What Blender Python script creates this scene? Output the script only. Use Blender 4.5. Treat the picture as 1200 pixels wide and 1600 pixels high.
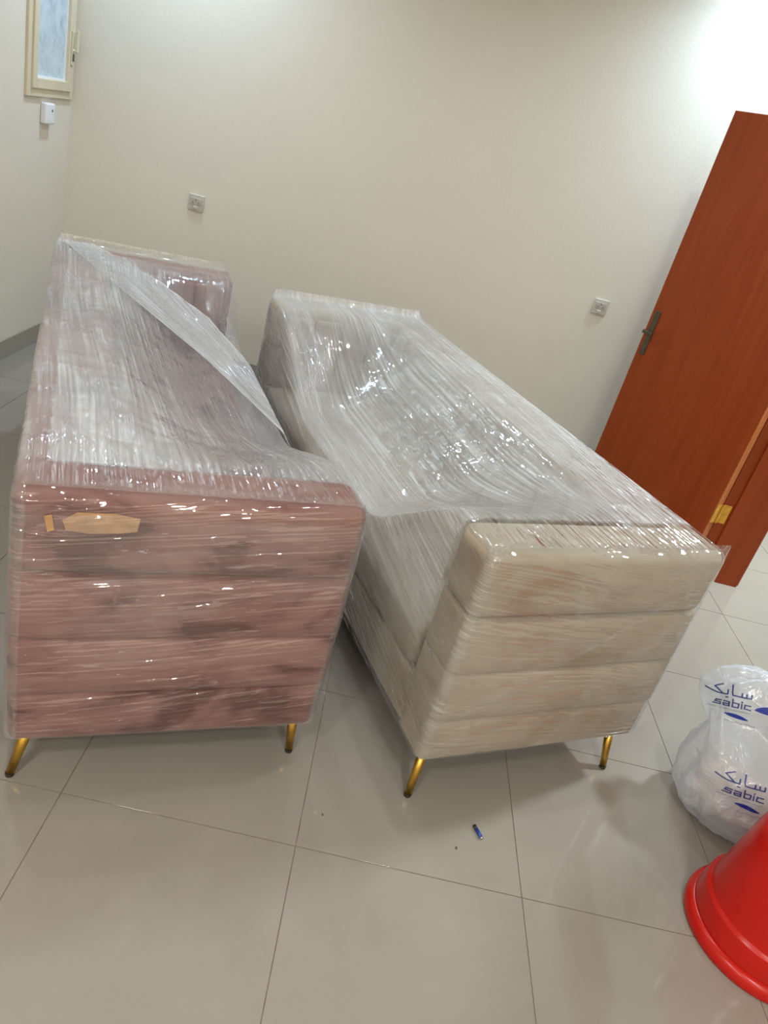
import bpy, math, random
import numpy as np
from mathutils import Vector, Matrix, noise
from mathutils.bvhtree import BVHTree

random.seed(7)
scene = bpy.context.scene
COL = scene.collection
for o in list(bpy.data.objects):
    bpy.data.objects.remove(o)

# ------------------------------------------------------------------ camera
CAM_H = 1.64
cam_data = bpy.data.cameras.new('camera')
cam_data.sensor_fit = 'VERTICAL'
cam_data.sensor_height = 32.0
cam_data.lens = 1179.88 / 1600.0 * 32.0
cam_data.clip_start = 0.02
cam = bpy.data.objects.new('camera', cam_data)
COL.objects.link(cam)
cam.matrix_world = Matrix((
    (0.96742716, -0.24675131, -0.05655511, 0.0),
    (0.06132811, 0.44519669, -0.89333016, 0.0),
    (0.24560853, 0.86076344, 0.44582816, CAM_H),
    (0, 0, 0, 1)))
scene.camera = cam

# ------------------------------------------------------------------ world, lamps, exposure
world = bpy.data.worlds.new('world')
scene.world = world
world.use_nodes = True
world.node_tree.nodes['Background'].inputs[0].default_value = (0.02, 0.025, 0.035, 1)
world.node_tree.nodes['Background'].inputs[1].default_value = 0.3

scene.view_settings.view_transform = 'Standard'
scene.view_settings.look = 'None'
scene.view_settings.gamma = 1.0
scene.view_settings.use_curve_mapping = False
scene.view_settings.exposure = 0.0
scene.cycles.transparent_max_bounces = 16
scene.cycles.max_bounces = 7
scene.cycles.sample_clamp_indirect = 6.0

CEIL = 2.9


def add_room_or_fill(x, y, power, spread=118, size=0.14, color=(0.93, 0.98, 1.0)):
    l = bpy.data.lights.new('room_or_fill_lamp', 'AREA')
    l.shape = 'DISK'
    l.size = size
    l.energy = power
    l.spread = math.radians(spread)
    l.color = color
    o = bpy.data.objects.new('room_or_fill_lamp', l)
    COL.objects.link(o)
    o.location = (x, y, CEIL - 0.012)
    return o


# recessed downlights at the back wall, then unseen lamps for glints and fill
COOL = (0.63, 0.85, 1.08)
WARM = (1.0, 0.98, 0.94)
add_room_or_fill(-1.40, 4.33, 16.5, spread=145, color=COOL)
add_room_or_fill(1.66, 4.36, 18.5, spread=140, color=COOL)
add_room_or_fill(-0.5, 3.3, 8, spread=150, size=0.07)  # unseen small pair, added to make glints on the film
add_room_or_fill(1.2, 3.3, 8, spread=150, size=0.07)
add_room_or_fill(-1.1, 1.9, 6, spread=150, size=0.07)  # second unseen small pair, added for film glints too
add_room_or_fill(0.4, 1.9, 6, spread=150, size=0.07)
add_room_or_fill(-1.0, -0.75, 35, spread=170, size=0.28, color=WARM)  # unseen lamp pairs behind the camera, strengthened and enlarged for frontal fill
add_room_or_fill(1.0, -0.75, 35, spread=170, size=0.28, color=WARM)
add_room_or_fill(-1.0, -2.3, 32, spread=170, size=0.28, color=WARM)
add_room_or_fill(1.0, -2.3, 32, spread=170, size=0.28, color=WARM)
# light of the next room beyond the doorway
add_room_or_fill(3.1, 3.4, 130, spread=150, size=0.3, color=(0.84, 0.94, 1.0))


# ------------------------------------------------------------------ materials
def new_mat(name):
    m = bpy.data.materials.new(name)
    m.use_nodes = True
    nt = m.node_tree
    nt.nodes.clear()
    return m, nt, nt.nodes, nt.links


def nd(nt, typ, **kw):
    n = nt.nodes.new(typ)
    for k, v in kw.items():
        setattr(n, k, v)
    return n


def setin(n, **kw):
    for k, v in kw.items():
        n.inputs[k.replace('_', ' ')].default_value = v


def ramp(nt, src, stops):
    r = nd(nt, 'ShaderNodeValToRGB')
    els = r.color_ramp.elements
    while len(els) < len(stops):
        els.new(0.5)
    for e, (p, c) in zip(els, stops):
        e.position = p
        e.color = (c[0], c[1], c[2], 1) if len(c) == 3 else c
    nt.links.new(src, r.inputs[0])
    return r.outputs[0]


def srgb(r, g, b):
    f = lambda c: c / 12.92 if c <= 0.04045 else ((c + 0.055) / 1.055) ** 2.4
    return (f(r / 255), f(g / 255), f(b / 255))


def plain(name, col, rough=0.5, metal=0.0, noise_scale=0, amount=0.12, bump=0.0, bump_scale=60, coat=0.0, spec=0.5,
          stretch=(1, 1, 1), sheen=0.0):
    m, nt, N, L = new_mat(name)
    out = nd(nt, 'ShaderNodeOutputMaterial')
    b = nd(nt, 'ShaderNodeBsdfPrincipled')
    b.inputs['Base Color'].default_value = (*col, 1)
    b.inputs['Roughness'].default_value = rough
    b.inputs['Metallic'].default_value = metal
    b.inputs['Coat Weight'].default_value = coat
    b.inputs['Specular IOR Level'].default_value = spec
    b.inputs['Sheen Weight'].default_value = sheen
    tc = nd(nt, 'ShaderNodeTexCoord')
    mp = nd(nt, 'ShaderNodeMapping')
    mp.inputs['Scale'].default_value = stretch
    L.new(tc.outputs['Object'], mp.inputs['Vector'])
    if noise_scale:
        t = nd(nt, 'ShaderNodeTexNoise')
        setin(t, Scale=noise_scale, Detail=4.0)
        L.new(mp.outputs[0], t.inputs['Vector'])
        lo = [max(0, c * (1 - amount)) for c in col]
        hi = [min(1, c * (1 + amount)) for c in col]
        L.new(ramp(nt, t.outputs['Fac'], [(0.3, lo), (0.7, hi)]), b.inputs['Base Color'])
    if bump:
        t2 = nd(nt, 'ShaderNodeTexNoise')
        setin(t2, Scale=bump_scale, Detail=3.0)
        L.new(mp.outputs[0], t2.inputs['Vector'])
        bp = nd(nt, 'ShaderNodeBump')
        setin(bp, Strength=bump, Distance=0.01)
        L.new(t2.outputs['Fac'], bp.inputs['Height'])
        L.new(bp.outputs[0], b.inputs['Normal'])
    L.new(b.outputs[0], out.inputs[0])
    return m


M = {}
M['wall'] = plain('wall_paint', (0.72, 0.665, 0.565), 0.75, noise_scale=1.2, amount=0.02, bump=0.06, bump_scale=90)
M['ceiling'] = plain('ceiling_paint', (0.88, 0.87, 0.84), 0.8, noise_scale=2, amount=0.02)
M['skirting'] = plain('skirting_tile', (0.34, 0.315, 0.26), 0.25, noise_scale=5, amount=0.06)
M['grout'] = plain('grout', (0.27, 0.20, 0.14), 0.9, noise_scale=20, amount=0.2)
M['gold'] = plain('brushed_gold', (0.60, 0.36, 0.07), 0.28, metal=1.0, noise_scale=30, amount=0.08)
M['black_rubber'] = plain('dark_rubber', (0.03, 0.025, 0.02), 0.6, noise_scale=40)
M['black_cloth'] = plain('dust_cover_cloth', (0.045, 0.04, 0.04), 0.95, noise_scale=60)
M['socket'] = plain('socket_plastic', (0.54, 0.51, 0.44), 0.35, noise_scale=8, amount=0.03)
M['socket_rocker'] = plain('socket_rocker_plastic', (0.46, 0.43, 0.37), 0.3, noise_scale=8, amount=0.03)
M['white_plastic'] = plain('white_plastic', (0.80, 0.80, 0.82), 0.35, noise_scale=8, amount=0.02)
M['dark_dot'] = plain('dark_plastic', (0.12, 0.12, 0.13), 0.4, noise_scale=8)
M['slot'] = plain('socket_slot', (0.22, 0.21, 0.18), 0.5, noise_scale=8)
M['cream_metal'] = plain('cream_window_frame', (0.66, 0.58, 0.42), 0.4, noise_scale=6, amount=0.05)
M['bronze'] = plain('bronze_metal', (0.13, 0.105, 0.075), 0.35, metal=0.8, noise_scale=40, amount=0.2)
M['brass'] = plain('brass_metal', (0.78, 0.42, 0.07), 0.3, metal=0.9, noise_scale=40, amount=0.15)
M['red'] = plain('red_plastic', (0.48, 0.009, 0.004), 0.25, noise_scale=5, amount=0.06, spec=0.35)
M['tan_piece'] = plain('tan_sheet', (0.42, 0.235, 0.11), 0.35, noise_scale=25, amount=0.25, bump=0.3, bump_scale=30)
M['batt_blue'] = plain('battery_blue_sleeve', (0.015, 0.05, 0.25), 0.25, noise_scale=60, amount=0.25)
M['batt_black'] = plain('battery_black_sleeve', (0.02, 0.018, 0.018), 0.3, noise_scale=60)
M['batt_metal'] = plain('battery_steel', (0.62, 0.60, 0.55), 0.25, metal=1.0, noise_scale=60)
M['print_blue'] = plain('blue_print', (0.012, 0.03, 0.30), 0.35, noise_scale=30, amount=0.1)
M['print_navy'] = plain('navy_print', (0.035, 0.05, 0.20), 0.4, noise_scale=30, amount=0.1)
M['print_grey'] = plain('grey_print', (0.26, 0.28, 0.35), 0.5, noise_scale=30, amount=0.1)
M['contents'] = plain('pink_cloth', (0.70, 0.50, 0.42), 0.8, noise_scale=9, amount=0.2, bump=0.4, bump_scale=14)
M['crumb'] = plain('crumb', (0.10, 0.075, 0.05), 0.9, noise_scale=300)


def wood_mat(name, lo, mid, hi, rough=0.32):
    m, nt, N, L = new_mat(name)
    out = nd(nt, 'ShaderNodeOutputMaterial')
    b = nd(nt, 'ShaderNodeBsdfPrincipled')
    tc = nd(nt, 'ShaderNodeTexCoord')
    mp = nd(nt, 'ShaderNodeMapping')
    mp.inputs['Scale'].default_value = (14, 14, 0.7)
    L.new(tc.outputs['Object'], mp.inputs['Vector'])
    t = nd(nt, 'ShaderNodeTexNoise')
    setin(t, Scale=2.2, Detail=6.0, Roughness=0.55, Distortion=0.6)
    L.new(mp.outputs[0], t.inputs['Vector'])
    mp2 = nd(nt, 'ShaderNodeMapping')
    mp2.inputs['Scale'].default_value = (120, 120, 3.0)
    L.new(tc.outputs['Object'], mp2.inputs['Vector'])
    t2 = nd(nt, 'ShaderNodeTexNoise')
    setin(t2, Scale=3.0, Detail=2.0)
    L.new(mp2.outputs[0], t2.inputs['Vector'])
    mx = nd(nt, 'ShaderNodeMath', operation='MULTIPLY_ADD')
    L.new(t2.outputs['Fac'], mx.inputs[0])
    mx.inputs[1].default_value = 0.25
    L.new(t.outputs['Fac'], mx.inputs[2])
    L.new(ramp(nt, mx.outputs[0], [(0.42, lo), (0.62, mid), (0.85, hi)]), b.inputs['Base Color'])
    b.inputs['Roughness'].default_value = rough
    b.inputs['Specular IOR Level'].default_value = 0.25
    L.new(b.outputs[0], out.inputs[0])
    return m


M['wood'] = wood_mat('varnished_door_wood', (0.255, 0.040, 0.006), (0.29, 0.049, 0.008), (0.32, 0.060, 0.011))
M['wood_lit'] = wood_mat('varnished_wood_lit', (0.33, 0.085, 0.02), (0.40, 0.12, 0.03), (0.45, 0.15, 0.045))  # same door wood, light on the leaf edge put into the colour


def tile_mat():
    m, nt, N, L = new_mat('polished_porcelain_tile')
    out = nd(nt, 'ShaderNodeOutputMaterial')
    b = nd(nt, 'ShaderNodeBsdfPrincipled')
    g = nd(nt, 'ShaderNodeNewGeometry')
    oi = nd(nt, 'ShaderNodeObjectInfo')
    t = nd(nt, 'ShaderNodeTexNoise')
    setin(t, Scale=2.6, Detail=6.0, Roughness=0.6)
    L.new(g.outputs['Position'], t.inputs['Vector'])
    t2 = nd(nt, 'ShaderNodeTexNoise')
    setin(t2, Scale=160.0, Detail=2.0)
    L.new(g.outputs['Position'], t2.inputs['Vector'])
    a = nd(nt, 'ShaderNodeMath', operation='MULTIPLY_ADD')
    L.new(t2.outputs['Fac'], a.inputs[0])
    a.inputs[1].default_value = 0.22
    L.new(t.outputs['Fac'], a.inputs[2])
    a2 = nd(nt, 'ShaderNodeMath', operation='MULTIPLY_ADD')
    L.new(oi.outputs['Random'], a2.inputs[0])
    a2.inputs[1].default_value = 0.10
    L.new(a.outputs[0], a2.inputs[2])
    L.new(ramp(nt, a2.outputs[0], [(0.35, (0.255, 0.233, 0.200)), (0.95, (0.295, 0.270, 0.234))]), b.inputs['Base Color'])
    b.inputs['Roughness'].default_value = 0.06
    b.inputs['IOR'].default_value = 1.55
    bp = nd(nt, 'ShaderNodeBump')
    setin(bp, Strength=0.02, Distance=0.004)
    t3 = nd(nt, 'ShaderNodeTexNoise')
    setin(t3, Scale=5.0, Detail=2.0)
    L.new(g.outputs['Position'], t3.inputs['Vector'])
    L.new(t3.outputs['Fac'], bp.inputs['Height'])
    L.new(bp.outputs[0], b.inputs['Normal'])
    L.new(b.outputs[0], out.inputs[0])
    return m


M['tile'] = tile_mat()


def velvet(name, dark, mid, light, p0, p1, p2, sheen):
    """velvet: nap brushed in patches shows as lighter and darker blotches"""
    m, nt, N, L = new_mat(name)
    out = nd(nt, 'ShaderNodeOutputMaterial')
    b = nd(nt, 'ShaderNodeBsdfPrincipled')
    tc = nd(nt, 'ShaderNodeTexCoord')
    mp = nd(nt, 'ShaderNodeMapping')
    mp.inputs['Scale'].default_value = (2.4, 2.4, 4.2)
    L.new(tc.outputs['Object'], mp.inputs['Vector'])
    t = nd(nt, 'ShaderNodeTexNoise')
    setin(t, Scale=1.6, Detail=4.0, Roughness=0.55, Distortion=0.5)
    L.new(mp.outputs[0], t.inputs['Vector'])
    t2 = nd(nt, 'ShaderNodeTexNoise')
    setin(t2, Scale=420.0, Detail=1.0)
    L.new(tc.outputs['Object'], t2.inputs['Vector'])
    a = nd(nt, 'ShaderNodeMath', operation='MULTIPLY_ADD')
    L.new(t2.outputs['Fac'], a.inputs[0])
    a.inputs[1].default_value = 0.10
    L.new(t.outputs['Fac'], a.inputs[2])
    L.new(ramp(nt, a.outputs[0], [(p0, dark), (p1, mid), (p2, light)]), b.inputs['Base Color'])
    b.inputs['Roughness'].default_value = 0.85
    b.inputs['Specular IOR Level'].default_value = 0.2
    b.inputs['Sheen Weight'].default_value = sheen
    b.inputs['Sheen Roughness'].default_value = 0.4
    L.new(b.outputs[0], out.inputs[0])
    return m


M['pink'] = velvet('rose_velvet', (0.085, 0.012, 0.011), (0.215, 0.082, 0.072), (0.28, 0.135, 0.115), 0.43, 0.505, 0.63, 0.2)
M['beige'] = velvet('cream_velvet', (0.30, 0.235, 0.16), (0.375, 0.315, 0.235), (0.42, 0.37, 0.29), 0.36, 0.52, 0.72, 0.2)


def film_mat():
    """clear stretch film: see-through, glossy, a milky veil where layers pile up (attribute 'layers')"""
    m, nt, N, L = new_mat('stretch_film')
    out = nd(nt, 'ShaderNodeOutputMaterial')
    uv = nd(nt, 'ShaderNodeUVMap')
    uv.uv_map = 'stretch'
    mp = nd(nt, 'ShaderNodeMapping')
    mp.inputs['Scale'].default_value = (1.6, 80.0, 1.0)
    L.new(uv.outputs[0], mp.inputs['Vector'])
    t = nd(nt, 'ShaderNodeTexNoise')
    setin(t, Scale=1.0, Detail=1.0, Roughness=0.5, Distortion=0.12)
    L.new(mp.outputs[0], t.inputs['Vector'])
    mpb = nd(nt, 'ShaderNodeMapping')
    mpb.inputs['Scale'].default_value = (7.0, 26.0, 1.0)
    mpb.inputs['Rotation'].default_value = (0, 0, 0.25)
    L.new(uv.outputs[0], mpb.inputs['Vector'])
    t2 = nd(nt, 'ShaderNodeTexNoise')
    setin(t2, Scale=1.0, Detail=2.0, Roughness=0.5, Distortion=0.6)
    L.new(mpb.outputs[0], t2.inputs['Vector'])
    hsum = nd(nt, 'ShaderNodeMath', operation='MULTIPLY_ADD')
    L.new(t2.outputs['Fac'], hsum.inputs[0])
    hsum.inputs[1].default_value = 0.9
    L.new(t.outputs['Fac'], hsum.inputs[2])
    # fine cross crinkles, gathered in patches
    mpk = nd(nt, 'ShaderNodeMapping')
    mpk.inputs['Scale'].default_value = (11.0, 48.0, 1.0)
    mpk.inputs['Rotation'].default_value = (0, 0, -0.12)
    L.new(uv.outputs[0], mpk.inputs['Vector'])
    t4 = nd(nt, 'ShaderNodeTexNoise')
    setin(t4, Scale=1.0, Detail=1.0, Roughness=0.5, Distortion=0.6)
    L.new(mpk.outputs[0], t4.inputs['Vector'])
    t5 = nd(nt, 'ShaderNodeTexNoise')
    setin(t5, Scale=5.0, Detail=2.0)
    L.new(uv.outputs[0], t5.inputs['Vector'])
    kp = ramp(nt, t5.outputs['Fac'], [(0.45, (0.1,) * 3), (0.66, (2.2,) * 3)])
    kk = nd(nt, 'ShaderNodeMath', operation='MULTIPLY')
    L.new(t4.outputs['Fac'], kk.inputs[0])
    L.new(kp, kk.inputs[1])
    hs2 = nd(nt, 'ShaderNodeMath', operation='ADD')
    L.new(hsum.outputs[0], hs2.inputs[0])
    L.new(kk.outputs[0], hs2.inputs[1])
    bp = nd(nt, 'ShaderNodeBump')
    setin(bp, Strength=1.0, Distance=0.0065)
    L.new(hs2.outputs[0], bp.inputs['Height'])
    at = nd(nt, 'ShaderNodeAttribute')
    at.attribute_name = 'layers'
    # streaks gather in patches, plain film between them
    mpc = nd(nt, 'ShaderNodeMapping')
    mpc.inputs['Scale'].default_value = (2.4, 8.0, 1.0)
    L.new(uv.outputs[0], mpc.inputs['Vector'])
    t3 = nd(nt, 'ShaderNodeTexNoise')
    setin(t3, Scale=1.0, Detail=3.0, Roughness=0.55, Distortion=0.4)
    L.new(mpc.outputs[0], t3.inputs['Vector'])
    patch = ramp(nt, t3.outputs['Fac'], [(0.36, (0.0,) * 3), (0.64, (1.0,) * 3)])
    st = nd(nt, 'ShaderNodeMapRange')
    setin(st, From_Min=0.38, From_Max=0.68, To_Min=-0.35, To_Max=0.75)
    L.new(t.outputs['Fac'], st.inputs['Value'])
    sp = nd(nt, 'ShaderNodeMath', operation='MULTIPLY')
    L.new(st.outputs[0], sp.inputs[0])
    L.new(patch, sp.inputs[1])
    pa = nd(nt, 'ShaderNodeMath', operation='MULTIPLY_ADD')
    L.new(patch, pa.inputs[0])
    pa.inputs[1].default_value = 0.35
    pa.inputs[2].default_value = 0.75
    sa = nd(nt, 'ShaderNodeMath', operation='ADD')
    L.new(sp.outputs[0], sa.inputs[0])
    L.new(pa.outputs[0], sa.inputs[1])
    stm = nd(nt, 'ShaderNodeMath', operation='MULTIPLY', use_clamp=True)
    L.new(at.outputs['Fac'], stm.inputs[0])
    L.new(sa.outputs[0], stm.inputs[1])
    tr = nd(nt, 'ShaderNodeBsdfTransparent')
    tr.inputs[0].default_value = (0.97, 0.975, 0.98, 1)
    df = nd(nt, 'ShaderNodeBsdfDiffuse')
    df.inputs[0].default_value = (0.80, 0.82, 0.84, 1)
    tl = nd(nt, 'ShaderNodeBsdfTranslucent')
    tl.inputs[0].default_value = (0.80, 0.82, 0.84, 1)
    veil = nd(nt, 'ShaderNodeMixShader')
    veil.inputs[0].default_value = 0.4
    L.new(df.outputs[0], veil.inputs[1])
    L.new(tl.outputs[0], veil.inputs[2])
    body = nd(nt, 'ShaderNodeMixShader')
    L.new(stm.outputs[0], body.inputs[0])
    L.new(tr.outputs[0], body.inputs[1])
    L.new(veil.outputs[0], body.inputs[2])
    gl = nd(nt, 'ShaderNodeBsdfGlossy')
    gl.inputs['Color'].default_value = (1, 1, 1, 1)
    gl.inputs['Roughness'].default_value = 0.05
    L.new(bp.outputs[0], gl.inputs['Normal'])
    geo = nd(nt, 'ShaderNodeNewGeometry')
    dt = nd(nt, 'ShaderNodeVectorMath', operation='DOT_PRODUCT')
    L.new(bp.outputs[0], dt.inputs[0])
    L.new(geo.outputs['Incoming'], dt.inputs[1])
    ab = nd(nt, 'ShaderNodeMath', operation='ABSOLUTE')
    L.new(dt.outputs['Value'], ab.inputs[0])
    om = nd(nt, 'ShaderNodeMath', operation='SUBTRACT', use_clamp=True)
    om.inputs[0].default_value = 1.0
    L.new(ab.outputs[0], om.inputs[1])
    pw = nd(nt, 'ShaderNodeMath', operation='POWER')
    L.new(om.outputs[0], pw.inputs[0])
    pw.inputs[1].default_value = 5.0
    fm = nd(nt, 'ShaderNodeMath', operation='MULTIPLY_ADD', use_clamp=True)
    L.new(pw.outputs[0], fm.inputs[0])
    fm.inputs[1].default_value = 0.75
    fm.inputs[2].default_value = 0.12
    fin = nd(nt, 'ShaderNodeMixShader')
    L.new(fm.outputs[0], fin.inputs[0])
    L.new(body.outputs[0], fin.inputs[1])
    L.new(gl.outputs[0], fin.inputs[2])
    L.new(fin.outputs[0], out.inputs[0])
    return m


M['film'] = film_mat()


def bag_mat():
    m, nt, N, L = new_mat('thin_white_plastic_bag')
    out = nd(nt, 'ShaderNodeOutputMaterial')
    tc = nd(nt, 'ShaderNodeTexCoord')
    t = nd(nt, 'ShaderNodeTexNoise')
    setin(t, Scale=11.0, Detail=4.0, Roughness=0.6, Distortion=0.8)
    L.new(tc.outputs['Object'], t.inputs['Vector'])
    bp = nd(nt, 'ShaderNodeBump')
    setin(bp, Strength=0.8, Distance=0.02)
    L.new(t.outputs['Fac'], bp.inputs['Height'])
    tr = nd(nt, 'ShaderNodeBsdfTransparent')
    df = nd(nt, 'ShaderNodeBsdfDiffuse')
    df.inputs[0].default_value = (0.66, 0.70, 0.75, 1)
    L.new(bp.outputs[0], df.inputs['Normal'])
    tl = nd(nt, 'ShaderNodeBsdfTranslucent')
    tl.inputs[0].default_value = (0.76, 0.78, 0.80, 1)
    gl = nd(nt, 'ShaderNodeBsdfGlossy')
    gl.inputs['Roughness'].default_value = 0.22
    L.new(bp.outputs[0], gl.inputs['Normal'])
    a = nd(nt, 'ShaderNodeMixShader')
    a.inputs[0].default_value = 0.35
    L.new(df.outputs[0], a.inputs[1])
    L.new(tl.outputs[0], a.inputs[2])
    b = nd(nt, 'ShaderNodeMixShader')
    b.inputs[0].default_value = 0.30
    L.new(a.outputs[0], b.inputs[1])
    L.new(tr.outputs[0], b.inputs[2])
    c = nd(nt, 'ShaderNodeMixShader')
    c.inputs[0].default_value = 0.07
    L.new(b.outputs[0], c.inputs[1])
    L.new(gl.outputs[0], c.inputs[2])
    L.new(c.outputs[0], out.inputs[0])
    return m


M['bag'] = bag_mat()


def frosted_mat():
    m, nt, N, L = new_mat('frosted_window_glass')
    out = nd(nt, 'ShaderNodeOutputMaterial')
    b = nd(nt, 'ShaderNodeBsdfPrincipled')
    tc = nd(nt, 'ShaderNodeTexCoord')
    t = nd(nt, 'ShaderNodeTexNoise')
    setin(t, Scale=9.0, Detail=6.0, Roughness=0.65, Distortion=1.0)
    L.new(tc.outputs['Object'], t.inputs['Vector'])
    L.new(ramp(nt, t.outputs['Fac'], [(0.30, (0.36, 0.44, 0.50)), (0.5, (0.52, 0.61, 0.67)), (0.75, (0.60, 0.69, 0.76))]),
          b.inputs['Base Color'])
    b.inputs['Roughness'].default_value = 0.2
    bp = nd(nt, 'ShaderNodeBump')
    setin(bp, Strength=0.25, Distance=0.01)
    L.new(t.outputs['Fac'], bp.inputs['Height'])
    L.new(bp.outputs[0], b.inputs['Normal'])
    L.new(b.outputs[0], out.inputs[0])
    return m


M['frosted'] = frosted_mat()


# ------------------------------------------------------------------ mesh helpers
def obj(name, verts, faces, mat, parent=None, smooth=False, fix=True):
    me = bpy.data.meshes.new(name)
    me.from_pydata([tuple(map(float, v)) for v in verts], [], [tuple(map(int, f)) for f in faces])
    if fix:
        import bmesh
        bm = bmesh.new()
        bm.from_mesh(me)
        bmesh.ops.recalc_face_normals(bm, faces=bm.faces)
        bm.to_mesh(me)
        bm.free()
    me.materials.append(mat)
    if smooth:
        me.polygons.foreach_set('use_smooth', [True] * len(me.polygons))
    o = bpy.data.objects.new(name, me)
    COL.objects.link(o)
    if parent is not None:
        o.parent = parent
    return o


def empty(name, loc=(0, 0, 0), rz=0.0):
    o = bpy.data.objects.new(name, None)
    o.empty_display_size = 0.1
    COL.objects.link(o)
    o.location = loc
    o.rotation_euler = (0, 0, rz)
    return o


def tag(o, label=None, cat=None, group=None, kind=None):
    if label:
        o['label'] = label
    if cat:
        o['category'] = cat
    if group:
        o['group'] = group
    if kind:
        o['kind'] = kind
    return o


class MB:
    def __init__(self):
        self.v = []
        self.f = []

    def add(self, v, f):
        n = len(self.v)
        self.v += [tuple(p) for p in v]
        self.f += [tuple(i + n for i in q) for q in f]
        return self

    def box(self, a, b):
        (x0, y0, z0), (x1, y1, z1) = a, b
        v = [(x0, y0, z0), (x1, y0, z0), (x1, y1, z0), (x0, y1, z0), (x0, y0, z1), (x1, y0, z1), (x1, y1, z1), (x0, y1, z1)]
        return self.add(v, [(0, 3, 2, 1), (4, 5, 6, 7), (0, 1, 5, 4), (1, 2, 6, 5), (2, 3, 7, 6), (3, 0, 4, 7)])

    def build(self, name, mat, parent=None, smooth=False):
        return obj(name, self.v, self.f, mat, parent, smooth)


def bevel(o, w=0.003, seg=2):
    m = o.modifiers.new('bevel', 'BEVEL')
    m.width = w
    m.segments = seg
    m.limit_method = 'ANGLE'
    return o


def pillow_mesh(a, b, r, bulge=(0, 0, 0), n=(6, 6, 6), wob=0.0, seed=0.0):
    """rounded box from corner a to corner b, edge radius r, faces swollen by bulge along each axis"""
    a = np.array(a, float)
    b = np.array(b, float)
    r = np.minimum(np.ones(3) * np.array(r), 0.49 * (b - a))
    ax = []
    for k in range(3):
        lo, hi = a[k], b[k]
        m = [r[k] * (1 - math.tan(math.radians(45 * (1 - j / 3.0)))) for j in range(3)]
        mid = list(np.linspace(lo + r[k], hi - r[k], n[k] + 1))
        ax.append([lo + q for q in m] + mid + [hi - q for q in reversed(m)])
    nx, ny, nz = (len(q) for q in ax)
    idx = {}
    V = []

    def vid(i, j, k):
        key = (i, j, k)
        if key not in idx:
            p = np.array([ax[0][i], ax[1][j], ax[2][k]])
            inner = np.clip(p, a + r, b - r)
            d = (p - inner) / r
            ln = np.linalg.norm(d)
            q = inner + d / ln * r if ln > 1e-9 else p
            t = (q - a) / (b - a) * 2 - 1
            g = 1 - np.abs(t) ** 2.6
            for e in range(3):
                if bulge[e]:
                    o1, o2 = [x for x in range(3) if x != e]
                    q[e] += bulge[e] * np.sign(t[e]) * abs(t[e]) * max(g[o1], 0) ** 0.6 * max(g[o2], 0) ** 0.6
            if wob:
                w = noise.noise_vector(Vector(q * 7.0) + Vector((seed, 0, 0)))
                q = q + np.array(w) * wob
            idx[key] = len(V)
            V.append(tuple(q))
        return idx[key]

    F = []
    for i in range(nx - 1):
        for j in range(ny - 1):
            F.append((vid(i, j, 0), vid(i, j + 1, 0), vid(i + 1, j + 1, 0), vid(i + 1, j, 0)))
            F.append((vid(i, j, nz - 1), vid(i + 1, j, nz - 1), vid(i + 1, j + 1, nz - 1), vid(i, j + 1, nz - 1)))
    for i in range(nx - 1):
        for k in range(nz - 1):
            F.append((vid(i, 0, k), vid(i + 1, 0, k), vid(i + 1, 0, k + 1), vid(i, 0, k + 1)))
            F.append((vid(i, ny - 1, k), vid(i, ny - 1, k + 1), vid(i + 1, ny - 1, k + 1), vid(i + 1, ny - 1, k)))
    for j in range(ny - 1):
        for k in range(nz - 1):
            F.append((vid(0, j, k), vid(0, j, k + 1), vid(0, j + 1, k + 1), vid(0, j + 1, k)))
            F.append((vid(nx - 1, j, k), vid(nx - 1, j + 1, k), vid(nx - 1, j + 1, k + 1), vid(nx - 1, j, k + 1)))
    return V, F


def tube_mesh(p0, p1, r0, r1, n=16, caps=True):
    p0, p1 = Vector(p0), Vector(p1)
    d = (p1 - p0).normalized()
    x = d.orthogonal().normalized()
    y = d.cross(x)
    V = []
    for p, r in ((p0, r0), (p1, r1)):
        for i in range(n):
            t = 2 * math.pi * i / n
            V.append(tuple(p + x * (r * math.cos(t)) + y * (r * math.sin(t))))
    F = [(i, (i + 1) % n, n + (i + 1) % n, n + i) for i in range(n)]
    if caps:
        F += [tuple(reversed(range(n))), tuple(range(n, 2 * n))]
    return V, F


def lathe_mesh(prof, n=64, wob=None):
    V, F = [], []
    for k, (r, z) in enumerate(prof):
        for i in range(n):
            t = 2 * math.pi * i / n
            rr = r * (1 + (wob(t, z) if wob else 0))
            V.append((rr * math.cos(t), rr * math.sin(t), z))
    for k in range(len(prof) - 1):
        for i in range(n):
            j = (i + 1) % n
            F.append((k * n + i, k * n + j, (k + 1) * n + j, (k + 1) * n + i))
    return V, F


# ------------------------------------------------------------------ the room shell
XL, XR, YB, YF = -2.01, 1.83, 4.66, -3.2
XR2 = 2.09                     # far face of the right wall (thickness of the doorway reveal)
DOOR_Y1, DOOR_Y0, DOOR_H = 3.46, 2.22, 2.13
HX, HY0, HY1 = 5.2, 0.6, 6.4   # next room

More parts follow.
